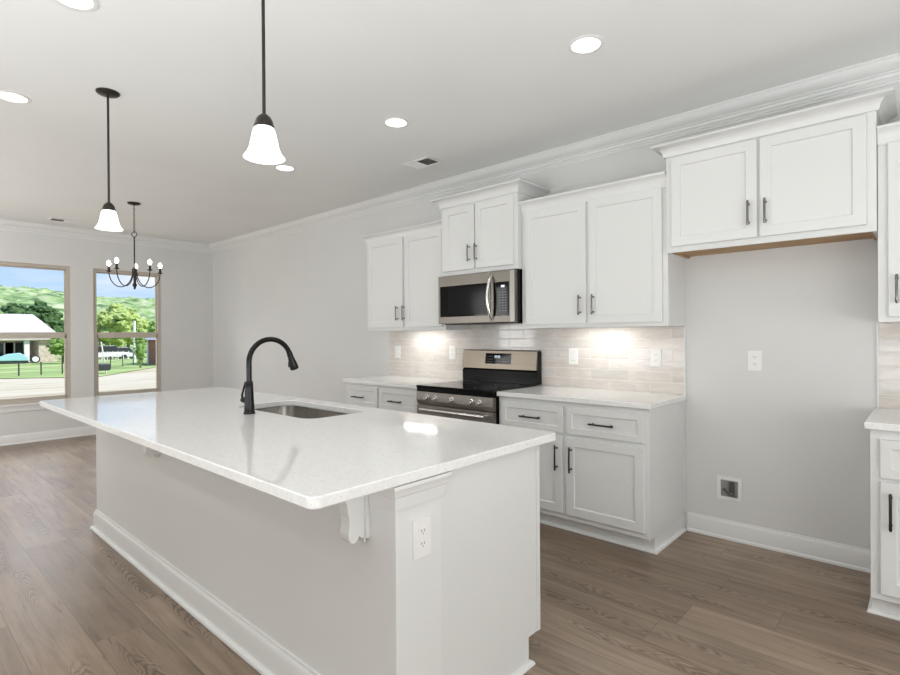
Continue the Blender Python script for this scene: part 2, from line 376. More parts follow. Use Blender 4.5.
def slab(name, outer, hole, z0, z1, m, parent=None, ch=.003, origin=None):
    """slab with eased edges and an optional hole"""
    bm = bmesh.new(); o = Vector(origin or (0, 0, 0))
    def loop(pts, z): return [bm.verts.new(Vector((x, y, z))-o) for x, y in pts]
    def inset(pts, d):
        n = len(pts); res = []
        for i in range(n):
            p = Vector(pts[i]); a = (p-Vector(pts[i-1])); b = (Vector(pts[(i+1) % n])-p)
            a.normalize(); b.normalize(); n0 = Vector((-a.y, a.x)); n1 = Vector((-b.y, b.x)); q = n0+n1; q = q/max(q.dot(n0), .2)
            res.append((p.x+q.x*d, p.y+q.y*d))
        return res
    def wall(ls):
        for a, b in zip(ls, ls[1:]):
            for i in range(len(a)): bm.faces.new((a[i], a[(i+1) % len(a)], b[(i+1) % len(a)], b[i]))
    def edges(l): return [bm.edges.get((l[i], l[(i+1) % len(l)])) or bm.edges.new((l[i], l[(i+1) % len(l)])) for i in range(len(l))]
    lo = [loop(inset(outer, ch), z0), loop(outer, z0+ch), loop(outer, z1-ch), loop(inset(outer, ch), z1)]; wall(lo)
    lh = None
    if hole:
        lh = [loop(inset(hole, -ch), z0), loop(hole, z0+ch), loop(hole, z1-ch), loop(inset(hole, -ch), z1)]; wall(lh)
    for k in (0, 3):
        ed = edges(lo[k])+(edges(lh[k]) if lh else [])
        bmesh.ops.triangle_fill(bm, use_beauty=True, use_dissolve=False, edges=ed)
    bmesh.ops.recalc_face_normals(bm, faces=bm.faces)
    me = bpy.data.meshes.new(name); bm.to_mesh(me); bm.free(); me.materials.append(m)
    ob = bpy.data.objects.new(name, me); COL.objects.link(ob); ob.location = o; WLOC[ob.name] = tuple(o)
    return ob

# ------------------------------------------------------------------ room shell
struct(MB().box(XF-.2, XR, YN, YW+.15, -.05, 0).build('floor', FL))
struct(MB().box(XF-.2, XR+.15, YN-.15, YW+.15, ZC, ZC+.15).build('ceiling', CEIL))
struct(MB().box(XF-.2, XR+.15, YW, YW+.15, 0, ZC).build('wall_kitchen', WALL))
struct(MB().box(XF-.2, XR+.15, YN-.15, YN, 0, ZC).build('wall_near', WALL))
struct(MB().box(XR, XR+.15, YN, YW, 0, ZC).build('wall_right', WALL))
WZ0, WZ1 = .50, 2.285
wins = [(.965, 1.828), (2.09, 2.955)]
w = MB(); x0, x1 = XF-.2, XF
w.box(x0, x1, YN, YW, 0, WZ0); w.box(x0, x1, YN, YW, WZ1, ZC)
w.box(x0, x1, YN, wins[0][0], WZ0, WZ1); w.box(x0, x1, wins[0][1], wins[1][0], WZ0, WZ1); w.box(x0, x1, wins[1][1], YW, WZ0, WZ1)
struct(w.build('wall_far', WALL))
for i, (a, b) in enumerate(wins):
    t_ = bpy.data.objects.new('window_%d' % (i+1), None); COL.objects.link(t_); t_.location = (XF-.07, (a+b)/2, WZ0); WLOC[t_.name] = tuple(t_.location)
    t_['kind'] = 'structure'; t_['label'] = 'tan framed sash window ' + ('left of the two in the far wall' if i == 0 else 'behind the chandelier')
    fx0, fx1 = XF-.09, XF-.02
    f = MB(); fw = .042
    f.box(fx0, fx1, a, a+fw, WZ0, WZ1); f.box(fx0, fx1, b-fw, b, WZ0, WZ1); f.box(fx0, fx1, a+fw, b-fw, WZ1-fw, WZ1); f.box(fx0, fx1, a+fw, b-fw, WZ0, WZ0+fw)
    f.build('window_frame', TANV, t_, bevel=.003)
    s1 = MB(); s1.box(fx0+.022, fx1-.008, a+fw, b-fw, 1.325, 1.402); s1.box(fx0+.022, fx1-.008, a+fw, b-fw, WZ0+fw, WZ0+fw+.03)
    s1.box(fx0+.022, fx1-.008, a+fw, a+fw+.018, WZ0+fw, 1.372); s1.box(fx0+.022, fx1-.008, b-fw-.018, b-fw, WZ0+fw, 1.372)
    s1.build('lower_sash', TANV, t_, bevel=.002)
    s2 = MB(); s2.box(fx0, fx0+.02, a+fw, b-fw, 1.36, 1.405); s2.box(fx0, fx0+.02, a+fw, b-fw, WZ1-fw-.015, WZ1-fw)
    s2.box(fx0, fx0+.02, a+fw, a+fw+.012, 1.36, WZ1-fw); s2.box(fx0, fx0+.02, b-fw-.012, b-fw, 1.36, WZ1-fw)
    s2.build('upper_sash', TANV, t_, bevel=.002)
    p = MB(); p.box(fx0+.034, fx0+.038, a+fw+.01, b-fw-.01, WZ0+fw+.02, 1.34); p.box(fx0+.008, fx0+.012, a+fw+.006, b-fw-.006, 1.38, WZ1-fw-.006)
    p.build('pane', GL, t_)
    c_ = MB(); c_.box(XF-.025, XF+.035, a-.05, b+.05, WZ0-.028, WZ0-.002); c_.build('window_sill', TRIM, t_, bevel=.004)
    c_ = MB(); c_.box(XF+.001, XF+.016, a-.03, b+.03, WZ0-.095, WZ0-.028); c_.build('apron', TRIM, t_, bevel=.004)
# crown moulding at the ceiling, stepped
CP = [(0, 0), (.100, 0), (.100, -.010), (.092, -.016), (.086, -.030), (.074, -.046), (.058, -.058), (.044, -.064), (.044, -.072), (.032, -.076), (.028, -.088), (.016, -.096), (.016, -.106), (.008, -.110), (.006, -.120), (0, -.120)]
cp = [(o, ZC+z-.0005) for o, z in CP]
struct(MB().sweep([(XF, YN), (XF, YW), (XR, YW)], cp).build('trim_1', TRIM, smooth=25), 'stepped white crown moulding under the ceiling')
# baseboards
BP = [(0, 0), (.022, 0), (.022, .006), (.020, .014), (.013, .020), (.013, .100), (.009, .109), (.005, .114), (.004, .121), (0, .123)]
def base(name, path): return struct(MB().sweep(path, BP).build(name, TRIM, smooth=25))
base('baseboard_far', [(XF, YN), (XF, YW), (-4.23, YW)])
base('baseboard_kitchen', [(-1.215, YW), (-.225, YW)])
base('baseboard_right', [(XR, YW-.64), (XR, YN)])
# tile
TY = YW-.009
for nm, a, b in (('backsplash', -4.235, -1.232), ('backsplash', -.205, 1.4)):
    tb = MB().box(a, b, TY, YW-.0005, .9145, 1.3775)
    if a < -2: tb.box(-3.13, -2.34, TY, YW-.0005, 1.3775, 1.44)
    o = struct(tb.build('wall_'+nm, TL)); o['label'] = 'glazed beige subway tile ' + ('around the range' if a < -2 else 'above the right counter')
tr_ = MB().box(-1.2315, -1.222, TY-.002, YW-.0005, .9145, 1.3775).box(-.2145, -.2055, TY-.002, YW-.0005, .9145, 1.3775).box(-4.246, -4.2355, TY-.002, YW-.0005, .9145, 1.3775)
struct(tr_.build('trim_2', TRIM), 'thin edge strips at the ends of the tile')

# ------------------------------------------------------------------ cabinets
FT = .019
def shaker(mb, x0, x1, z0, z1, yf, rail=.056, drawer=False):
    """door or drawer front facing -Y whose back is at yf; recessed centre panel"""
    y1 = yf; y0 = yf-FT; rc = .009; r = rail; sl = .004
    O = [(x0, z0), (x1, z0), (x1, z1), (x0, z1)]; I = [(x0+r, z0+r), (x1-r, z0+r), (x1-r, z1-r), (x0+r, z1-r)]
    J = [(x0+r+sl, z0+r+sl), (x1-r-sl, z0+r+sl), (x1-r-sl, z1-r-sl), (x0+r+sl, z1-r-sl)]
    e = .0018
    E = [(x0+e, z0+e), (x1-e, z0+e), (x1-e, z1-e), (x0+e, z1-e)]
    vs = [(x, y1, z) for x, z in O]+[(x, y0+e, z) for x, z in O]+[(x, y0, z) for x, z in E]+[(x, y0, z) for x, z in I]+[(x, y0+rc, z) for x, z in J]
    fs = [(3, 2, 1, 0)]
    for a in (0, 4, 8, 12):
        for k in range(4): fs.append((a+k, a+(k+1) % 4, a+4+(k+1) % 4, a+4+k))
    fs.append((16, 17, 18, 19)); mb.add(vs, fs); return mb
def pull(parent, x, z, yf, length=.14, vert=True, m=None):
    """bar pull with two feet and slightly swollen ends, in front of a face at yf"""
    mb = MB(); h = length/2; st = .028
    def P(t, d): return (x, yf-d, z+t) if vert else (x+t, yf-d, z)
    ts = [-1, -.9, -.5, 0, .5, .9, 1]
    mb.tube([P(h*t, st+.003*(1-t*t)) for t in ts], [.0045, .0068, .0058, .0062, .0058, .0068, .0045], 10)
    for t in (-.74, .74): mb.tube([P(h*t, 0), P(h*t, .004), P(h*t, .008), P(h*t, st)], [.0075, .0065, .0042, .0042], 10)
    return mb.build('handle', m or PULL, parent, smooth=40, origin=P(0, 0))
def crown(x0, x1, yf, z0, z1, pr, left, right, parent, yend=YW-.001, yl=None, yr=None):
    h = z1-z0
    pf = [(-.0005, z0), (pr*.16, z0), (pr*.20, z0+h*.12)]
    for k in range(1, 7):
        a = k/7*PI/2; pf.append((pr*(.20+.66*(1-math.cos(a))), z0+h*(.12+.66*math.sin(a))))
    pf += [(pr*.90, z0+h*.82), (pr, z0+h*.86), (pr, z1), (-.0005, z1)]
    path = []
    if left: path.append((x0, yl or yend))
    path += [(x0, yf), (x1, yf)]
    if right: path.append((x1, yr or yend))
    # out must be to the right of the path: travelling -Y then +X has the outside on the right
    MB().sweep(path, pf).build('crown_moulding', CAB, parent, smooth=30)
def wall_cab(label, x0, x1, dep, z0, z1, doors, hz, crn, group='white wall cabinets', ply=False):
    yf = YW-dep; t_ = thing('wall_cabinet', ((x0+x1)/2, YW, z0), label, 'cabinet', group)
    b = MB()
    # face frame, sides, top, recessed bottom
    b.box(x0, x1, yf, yf+.02, z0, z1); b.box(x0, x0+.018, yf+.02, YW-.0005, z0, z1); b.box(x1-.018, x1, yf+.02, YW-.0005, z0, z1)
    b.box(x0+.018, x1-.018, yf+.02, YW-.0005, z1-.018, z1)
    if not ply: b.box(x0+.018, x1-.018, yf+.02, YW-.0005, z0+.035, z0+.05)
    b.build('body', CAB, t_, bevel=.0015)
    if ply:
        q = MB().box(x0+.018, x1-.018, yf+.02, YW-.001, z0+.012, z0+.03)
        q.box(x0+.018, x1-.018, yf+.0205, yf+.04, z0+.0005, z0+.012).box(x0+.0185, x0+.03, yf+.04, YW-.001, z0+.0005, z0+.012).box(x1-.03, x1-.0185, yf+.04, YW-.001, z0+.0005, z0+.012)
        q.build('bottom_panel', PLY, t_)['label'] = 'unfinished brown wood underside'
    for (a, c, d0, d1, hx) in doors:
        d = shaker(MB(), a, c, d0, d1, yf-.0005).build('door', CAB, t_, origin=((a+c)/2, yf, (d0+d1)/2))
        if hx is not None: pull(d, hx, hz, yf-.0005-FT)
    crown(*crn, t_)
    return t_
wall_cab('white two-door wall cabinet at the left end, left of the microwave', -4.215, -3.137, .318, 1.378, 2.268,
         [(-4.19, -3.675, 1.408, 2.262, -3.742), (-3.648, -3.17, 1.408, 2.262, -3.652)], 1.541,
         (-4.215, -3.137, YW-.318, 2.255, 2.335, .045, True, False))
wall_cab('short white two-door wall cabinet directly above the microwave', -3.135, -2.335, .371, 1.838, 2.432,
         [(-3.10, -2.757, 1.872, 2.404, -2.803), (-2.742, -2.368, 1.872, 2.404, -2.728)], 2.003,
         (-3.135, -2.335, YW-.371, 2.422, 2.500, .066, True, True))
wall_cab('tall white two-door wall cabinet between the microwave and the refrigerator alcove', -2.333, -1.2245, .318, 1.378, 2.268,
         [(-2.29, -1.786, 1.405, 2.262, -1.829), (-1.762, -1.256, 1.405, 2.262, -1.727)], 1.536,
         (-2.333, -1.2245, YW-.318, 2.255, 2.348, .045, False, False))
wall_cab('wide short white wall cabinet over the empty refrigerator alcove', -1.222, -.1925, .349, 1.833, 2.447,
         [(-1.187, -.715, 1.868, 2.418, -.756), (-.700, -.230, 1.868, 2.418, -.672)], 2.005,
         (-1.222, -.1925, YW-.349, 2.430, 2.500, .070, True, True), ply=True)
wall_cab('white wall cabinet cut off by the right edge of the photo', -.190, 1.0, .318, 1.378, 2.276,
         [(-.150, .40, 1.404, 2.262, -.117), (.42, .965, 1.404, 2.262, .90)], 1.539,
         (-.190, 1.0, YW-.318, 2.262, 2.348, .045, False, False))

QR = [(0, 0), (.018, 0), (.0175, .006), (.014, .0125), (.008, .0165), (0, .018)]
def base_cab(label, x0, x1, fronts, sideR=False, sideL=False, group='white base cabinets'):
    yf = YW-.606; yt = YW-.53; t_ = thing('base_cabinet', ((x0+x1)/2, YW, 0), label, 'cabinet', group)
    b = MB(); b.prism([(yf, .098), (YW-.0005, .098), (YW-.0005, .8805), (yf, .8805)], 'x', x0, x1)
    b.build('body', CAB, t_, bevel=.0015)
    k = MB().box(x0+.0005, x1-.0005, yt, YW-.0005, .0005, .0975)
    path = ([(x0, YW-.002)] if sideL else [])+[(x0, yt), (x1, yt)]+([(x1, YW-.024)] if sideR else [])
    k.build('toe_kick', TRIM, t_)
    MB().sweep(path, [(o, z+.0005) for o, z in QR]).build('shoe_moulding', TRIM, t_, smooth=30)
    if sideR: MB().box(x1, x1+.007, YW-.028, YW-.0005, .16, .88).build('scribe_strip', CAB, t_, bevel=.002)
    for (kind, a, c, d0, d1, hx, hz) in fronts:
        d = shaker(MB(), a, c, d0, d1, yf-.0005, .056 if kind == 'door' else .040).build(kind, CAB, t_, origin=((a+c)/2, yf, (d0+d1)/2))
        pull(d, hx, hz, yf-.0005-FT, .17, vert=(kind == 'door'), m=BRONZE)
    return t_
base_cab('white base cabinet with two drawers and two doors, right of the range', -2.346, -1.234,
         [('drawer', -2.314, -1.806, .672, .848, -2.055, .757), ('drawer', -1.780, -1.262, .672, .848, -1.526, .756),
          ('door', -2.314, -1.814, .135, .648, -1.852, .506), ('door', -1.784, -1.262, .135, .648, -1.745, .506)], sideR=True)
base_cab('white base cabinet with two drawers, left of the range behind the island', -4.197, -3.164,
         [('drawer', -4.165, -3.712, .672, .858, -3.975, .755), ('drawer', -3.688, -3.195, .672, .858, -3.455, .752),
          ('door', -4.165, -3.712, .135, .648, -3.75, .506), ('door', -3.688, -3.195, .135, .648, -3.65, .506)], sideL=True)
base_cab('white base cabinet at the right edge of the photo, beside the refrigerator alcove', -.205, 1.0,
         [('drawer', -.168, .38, .662, .838, .10, .75), ('drawer', .40, .965, .662, .838, .68, .75),
          ('door', -.168, .38, .132, .645, -.131, .518), ('door', .40, .965, .132, .645, .90, .518)], sideL=True)

# countertops on the wall run
yf = YW-.637
for lab, a, b in (('white quartz countertop left of the range', -4.217, -3.166), ('white quartz countertop right of the range', -2.346, -1.214), ('short end of white quartz countertop at the right edge', -.225, 1.0)):
    o = slab('countertop', rrect(a, b, yf, YW-.0105, .004, 2), None, .8815, .914, QZ, origin=((a+b)/2, (yf+YW)/2, .8815))
    tag(o, lab, 'countertop', 'wall-side countertops')

# ------------------------------------------------------------------ island
IS = thing('kitchen_island', (-2.74, 1.45, 0), 'long white kitchen island in the foreground with corbels and baseboard', 'kitchen island')
MB().box(-4.292, -1.190, 1.063, 1.262, .0005, .8785).build('knee_wall', TRIM, IS, bevel=.002)
b = MB(); pf_ = [(1.2625, .0005), (1.778, .0005), (1.778, .11), (1.859, .11), (1.859, .8785), (1.2625, .8785)]
b.prism(pf_, 'x', -4.286, -4.268); b.prism(pf_, 'x', -1.214, -1.196); b.prism(pf_, 'x', -3.16, -3.142); b.prism(pf_, 'x', -2.228, -2.21)
b.box(-4.268, -3.16, 1.841, 1.859, .11, .8785); b.box(-2.21, -1.218, 1.841, 1.859, .11, .8785); b.box(-3.16, -2.21, 1.841, 1.859, .11, .68); b.box(-4.268, -1.218, 1.2625, 1.831, .11, .128); b.box(-4.268, -1.218, 1.762, 1.778, .0005, .11)
for a_, c_ in ((-4.268, -3.16), (-2.21, -1.218)): b.box(a_, c_, 1.2625, 1.831, .86, .8785)
b.build('cabinet_body', CAB, IS, bevel=.0015)
MB().box(-1.1958, -1.1925, 1.836, 1.8595, .111, .8785).build('edge_strip', CAB, IS, bevel=.001)
z0 = .799; CPF = [(-.0005, z0), (.007, z0), (.009, z0+.010), (.011, z0+.032), (.012, z0+.040), (.017, z0+.045), (.019, z0+.058), (.025, z0+.068), (.025, z0+.079), (-.0005, z0+.0795)]
MB().sweep([(-1.305, 1.0625), (-1.1895, 1.0625), (-1.1895, 1.2625), (-1.196, 1.2625)], CPF).build('post_cap', TRIM, IS, smooth=25)
IBP = [(0, .001), (.034, .001), (.034, .005), (.031, .013), (.024, .019), (.016, .020), (.016, .108), (.012, .118), (.007, .124), (.006, .134), (0, .136)]
MB().sweep([(-4.2925, 1.2625), (-4.2925, 1.0625), (-1.1895, 1.0625), (-1.1895, 1.2625)], IBP).build('baseboard_trim', TRIM, IS, smooth=25)
MB().sweep([(-1.1955, 1.2965), (-1.1955, 1.7785), (-1.23, 1.7785)], [(o, z+.0005) for o, z in QR]).build('shoe_moulding', TRIM, IS, smooth=30)
def corbel(xr):
    w = .045; yb = 1.0625
    # back plate and scroll profile (y outward is negative), z
    pl = MB().box(xr-w-.012, xr+.012, yb-.014, yb, .690, .8785); pl.box(xr-w-.006, xr+.006, yb-.018, yb-.012, .678, .694)
    P = [(0, .8785), (-.205, .8785), (-.205, .866), (-.198, .858), (-.19, .855)]
    for k in range(9):
        a = PI/2*k/8; P.append((-.19+.095*math.sin(a), .855-.075*(1-math.cos(a))))
    P += [(-.088, .765), (-.086, .745), (-.090, .725), (-.094, .712)]
    for k in range(1, 8):
        a = PI*k/8*.9; P.append((-.062-.030*math.cos(a), .706-.024*math.sin(a)))
    P += [(-.030, .700), (-.024, .694), (-.014, .690), (0, .690)]
    pl.prism([(yb-.0125+y*.66, z) for y, z in P], 'x', xr-w, xr)
    o = pl.build('corbel', TRIM, IS, bevel=.002, origin=(xr, yb, .69)); return o
corbel(-1.322); corbel(-3.09)
# outlet on the island post (faces +X)
def rot90(mb): mb.v = [(-y, x, z) for x, y, z in mb.v]; return mb
def outlet(name, x, z, style, parent=None, label=None, face='-y', at=None):
    """duplex outlet or rocker switch; built facing -Y about the origin, then placed"""
    pw, ph = (.078, .125)
    plate = MB().box(-pw/2, pw/2, -.006, -.0003, -ph/2, ph/2); det = MB(); sls = []
    if style == 'duplex':
        for s_ in (-1, 1):
            det.prism([(px, pz+s_*.0215) for px, pz in rrect(-.0165, .0165, -.0155, .0155, .009, 4)], 'y', -.0085, -.006)
            sl = MB(); sls.append(sl)
            for q in (-.006, .0055): sl.box(q-.0012, q+.0012, -.0092, -.0082, s_*.0215-.001, s_*.0215+.008)
            sl.lathe([(.0022, -.0092), (.0022, -.0082)], (0, 0, s_*.0215-.008), 8, 'y')
    elif style == 'decora':
        det.box(-.0165, .0165, -.0085, -.006, -.033, .033)
        for s_ in (-1, 1):
            sl = MB(); sls.append(sl)
            for q in (-.006, .0055): sl.box(q-.0012, q+.0012, -.0092, -.0082, s_*.020-.001, s_*.020+.007)
            sl.lathe([(.0022, -.0092), (.0022, -.0082)], (0, 0, s_*.020-.007), 8, 'y')
    else:
        det.prism([(-.006, -.033), (-.0082, -.033), (-.0115, .033), (-.006, .033)], 'x', -.0165, .0165)
        sls.append(MB().box(-.0175, .0175, -.0068, -.0062, -.0345, .0345))
    loc = Vector(at or (x, YW, z)); rz = 0 if face == '-y' else PI/2
    if parent is None: root = thing(name, loc, label, 'light switch' if style == 'rocker' else 'power outlet', 'wall plates')
    else:
        root = bpy.data.objects.new(name, None); COL.objects.link(root); root.parent = parent; root.location = loc-Vector(WLOC[parent.name]); WLOC[root.name] = tuple(loc)
    root.rotation_euler = (0, 0, rz)
    for mb, n_, m_ in ((plate, 'cover_plate', PLAST), (det, 'receptacle' if style != 'rocker' else 'rocker', PLAST), *[(q_, 'socket' if style != 'rocker' else 'rocker_gap', SLOT) for q_ in sls]):
        if parent is not None:
            mb.v = [(-y_, x_, z_) for x_, y_, z_ in mb.v] if rz else mb.v
        o = mb.build(n_, m_, None, bevel=.0012 if n_ == 'cover_plate' else 0); o.parent = root; o.location = (0, 0, 0)
    if parent is not None: root.rotation_euler = (0, 0, 0)
    return root
outlet('power_outlet', 0, 0, 'decora', IS, None, '+x', (-1.190, 1.170, .690))
outlet('power_outlet', -.808, 1.155, 'duplex', None, 'white duplex power outlet on the bare refrigerator alcove wall')
outlet('light_switch', -2.066, 1.157, 'rocker', None, 'white rocker switch on the tile just right of the range', at=(-2.066, TY, 1.157))
outlet('power_outlet', -1.421, 1.161, 'decora', None, 'white outlet plate on the tile near its right end by the alcove', at=(-1.421, TY, 1.161))
outlet('power_outlet', -4.107, 1.160, 'decora', None, 'white wall plate on the tile near its far left end', at=(-4.107, TY, 1.160))
outlet('power_outlet', -3.338, 1.166, 'decora', None, 'white wall plate on the tile just left of the range', at=(-3.338, TY, 1.166))

CT = slab('island_countertop', rrect(-4.360, -1.165, .757, 1.962, .028, 8), rrect(-3.085, -2.285, 1.470, 1.850, .075, 10)[::1], .880, .913, QZ, origin=(-2.76, 1.35, .88))
tag(CT, 'large white quartz island countertop holding the sink and black faucet', 'countertop')
# sink bowl
sk = MB(); lv = [(.0, .8785), (.0, .872), (.006, .75), (.020, .705), (.05, .692)]
rings = [[(px, py, zz) for px, py in rrect(-3.087+d, -2.283-d, 1.468+d, 1.852-d, .078, 10)] for d, zz in lv]
n = len(rings[0])
vs = [p for r_ in rings for p in r_]; fs = []
for i in range(len(rings)-1):
    for k in range(n): fs.append((i*n+k, i*n+(k+1) % n, (i+1)*n+(k+1) % n, (i+1)*n+k))
fs.append(tuple((len(rings)-1)*n+k for k in range(n)))
sk.add(vs, fs)
ofl = [(px, py, .8785) for px, py in rrect(-3.10, -2.27, 1.455, 1.825+.04, .09, 10)]
sk.add([*rings[0], *ofl], [(k, (k+1) % n, n+(k+1) % n, n+k) for k in range(n)])
sinko = thing('sink', (-2.685, 1.66, .69), 'undermount stainless steel sink sunk in the island countertop', 'sink')
sb = sk.build('bowl', SINK, sinko, smooth=50); md = sb.modifiers.new('thick', 'SOLIDIFY'); md.thickness = .0010; md.offset = 0
MB().lathe([(.0, .6935), (.038, .6935), (.044, .6965), (.050, .6955), (.050, .6925)], (-2.685, 1.66, 0), 24, caps=False).build('drain', BSTEEL, sinko, smooth=40)
# faucet
FX, FY = -2.705, 1.375
fa = thing('faucet', (FX, FY, .913), 'matte black pull-down gooseneck faucet standing behind the sink', 'faucet')
MB().lathe([(.0305, .9135), (.0305, .919), (.028, .925), (.0262, .95), (.0235, 1.00), (.0212, 1.05), (.0205, 1.083), (.0175, 1.088)], (FX, FY, 0), 32).build('body', MBLACK, fa, smooth=40)
pts = [(FX, FY, 1.08), (FX, FY, 1.12), (FX, FY, 1.16), (FX, FY, 1.19)]
for k in range(1, 15):
    a = PI-(PI+.0)*k/16; pts.append((FX, FY+.125+.125*math.cos(a), 1.19+.122*math.sin(a)))
MB().tube(pts, .0142, 16).build('neck', MBLACK, fa, smooth=40)
e0 = Vector(pts[-1]); dn = Vector((0, .36, -1)).normalized()
hp = [e0-dn*.004, e0+dn*.012, e0+dn*.03, e0+dn*.07, e0+dn*.095, e0+dn*.103]
sh = MB().tube(hp, [.0150, .0165, .0165, .0225, .0250, .0235], 20).build('spray_head', MBLACK, fa, smooth=35)
MB().tube([e0+dn*.055+Vector((0, -.016, -.003)), e0+dn*.085+Vector((0, -.024, -.005))], [.009, .010], 10).build('spray_button', BLACK, sh, smooth=40)
hd = MB().tube([(FX-.012, FY-.004, .985), (FX-.04, FY-.012, .985), (FX-.052, FY-.016, .985)], [.0165, .0165, .012], 16)
hd.tube([(FX-.045, FY-.014, .99), (FX-.050, FY-.016, 1.01), (FX-.034, FY-.013, 1.05), (FX-.022, FY-.010, 1.082)], [.008, .0062, .0055, .005], 10)
hd.build('lever_handle', MBLACK, fa, smooth=40)

# ------------------------------------------------------------------ range
rx0, rx1 = -3.160, -2.352; ry = YW-.645
RG = thing('range', ((rx0+rx1)/2, YW-.33, 0), 'freestanding stainless steel electric range with black glass top between the cabinets', 'range')
MB().box(rx0+.004, rx1-.004, ry+.02, YW-.030, .06, .898).build('body', BLACK, RG)
for lx in (rx0+.05, rx1-.05):
    for ly in (ry+.08, YW-.1): MB().lathe([(.018, .0005), (.018, .06)], (lx, ly, 0), 12).build('foot', BLACK, RG)
MB().box(rx0+.002, rx1-.002, ry-.022, YW-.085, .8985, .9185).build('cooktop', BLACKG, RG, bevel=.004)
cpn = MB().prism([(ry-.022, .868), (ry+.018, .868), (ry+.018, .762), (ry-.010, .762), (ry-.026, .800)], 'x', rx0+.006, rx1-.006).build('control_panel', STEEL, RG, bevel=.003)
MB().box(rx0+.004, rx1-.004, ry-.016, ry+.02, .8685, .898).build('front_trim', BLACK, RG)
for kx in (-3.028, -2.938, -2.759, -2.561, -2.484):
    k = MB().lathe([(.024, -.022), (.024, -.028), (.019, -.030), (.017, -.052), (.014, -.055)], (kx, ry, .823), 20, 'y').build('knob', BSTEEL, cpn, smooth=40)
dr = MB().box(rx0+.006, rx1-.006, ry-.020, ry+.0195, .235, .757).build('oven_door', STEEL, RG, bevel=.004)
MB().box(rx0+.10, rx1-.10, ry-.0215, ry-.0205, .36, .66).build('oven_window', BLACKG, dr)
hb = MB().tube([(rx0+.09, ry-.066, .728), (rx1-.055, ry-.066, .728)], .0135, 14)
for hx in (rx0+.115, rx1-.08): hb.tube([(hx, ry-.019, .728), (hx, ry-.060, .728)], .010, 10)
hb.build('oven_handle', BSTEEL, dr, smooth=40)
MB().box(rx0+.006, rx1-.006, ry-.016, ry+.0195, .075, .228).build('storage_drawer', STEEL, RG, bevel=.004)
bgz = MB().prism([(YW-.088, .9195), (YW-.014, .9195), (YW-.014, 1.192), (YW-.060, 1.192), (YW-.074, 1.030), (YW-.088, 1.022)], 'x', rx0+.012, rx1-.002).build('backguard', BLACK, RG, bevel=.002)
bs = MB().prism([(YW-.0945, 1.036), (YW-.075, 1.036), (YW-.0605, 1.1925), (YW-.020, 1.1925), (YW-.020, 1.199), (YW-.068, 1.199), (YW-.0755, 1.192)], 'x', rx0+.012, rx1-.006).build('backguard_panel', WSTEEL, bgz, bevel=.002)
def onbg(z): return YW-.0945+(z-1.036)/(1.192-1.036)*.019
q = MB().add([(-2.885, onbg(1.080)-.001, 1.080), (-2.612, onbg(1.080)-.001, 1.080), (-2.612, onbg(1.170)-.001, 1.170), (-2.885, onbg(1.170)-.001, 1.170),
              (-2.885, onbg(1.080)+.002, 1.080), (-2.612, onbg(1.080)+.002, 1.080), (-2.612, onbg(1.170)+.002, 1.170), (-2.885, onbg(1.170)+.002, 1.170)],
             [(0, 1, 2, 3), (7, 6, 5, 4), (0, 4, 5, 1), (1, 5, 6, 2), (2, 6, 7, 3), (3, 7, 4, 0)])
q.build('display', BLACKG, bgz)
q = MB()
for i, dx in enumerate((-.028, -.014, .004, .018)):
    x_ = -2.755+dx
    for (a, c, d, e_) in ((0, .009, 0, .002), (0, .009, .018, .020), (0, .002, 0, .020), (.007, .009, 0, .020)):
        q.box(x_+a, x_+c, onbg(1.138)-.0022, onbg(1.15)-.0005, 1.130+d, 1.130+e_)
q.build('clock_digits', MARK, bgz)
q = MB()
for i in range(5):
    for j in range(2): q.box(-2.70+i*.016, -2.691+i*.016, onbg(1.1+.02*j)-.0016, onbg(1.1+.02*j)-.0009, 1.099+.022*j, 1.103+.022*j)
q.build('touch_key_marks', KEYM, bgz); q = MB()
for i in range(4):
    for j in range(3): q.box(-2.87+i*.018, -2.860+i*.018, onbg(1.1+.02*j)-.0016, onbg(1.1+.02*j)-.0009, 1.096+.022*j, 1.100+.022*j)
q.build('touch_key_marks', KEYM, bgz)
# faint burner rings printed in the glass top
q = MB()
for bx, by, br in ((-2.95, YW-.50, .105), (-2.56, YW-.50, .09), (-2.95, YW-.22, .075), (-2.56, YW-.22, .10)):
    MB().lathe([(br, .9187), (br, .9189), (br-.003, .9189), (br-.003, .9187)], (bx, by, 0), 40, caps=False).build('burner_ring', KEYM, RG)

# ------------------------------------------------------------------ microwave
mx0, mx1, mz0, mz1 = -3.147, -2.342, 1.424, 1.832; my = YW-.406
MW = thing('microwave', ((mx0+mx1)/2, YW, mz0), 'stainless steel over-the-range microwave with black window under the short cabinet', 'microwave')
MB().box(mx0+.003, mx1-.001, my+.042, YW-.010, mz0, mz1+.004).build('body', BLACK, MW)
md_ = MB().box(mx0+.001, -2.575, my, my+.0415, mz0+.001, mz1).build('door', MSTEEL, MW, bevel=.005)
MB().box(-3.122, -2.606, my-.0012, my+.001, 1.484, 1.744).build('door_window', BLACKG, md_)
MB().box(-3.03, -2.612, my-.0018, my-.001, 1.495, 1.735).build('inner_screen', MWGLASS, md_)
cpn = MB().box(-2.5745, mx1-.001, my, my+.0415, mz0+.001, mz1).build('control_panel', MSTEEL, MW, bevel=.005)
MB().box(-2.545, -2.395, my-.0012, my+.001, 1.478, 1.742).build('keypad_glass', BLACKG, cpn)
MB().box(-2.385, mx1-.004, my-.001, my+.001, mz0+.006, mz1-.006).build('edge_trim', ESTEEL, cpn)
q = MB()
for i in range(3):
    for j in range(8): q.box(-2.492+i*.030, -2.478+i*.030, my-.0018, my-.0011, 1.515+j*.0205, 1.519+j*.0205)
q.build('keypad_marks', KEYM, cpn)
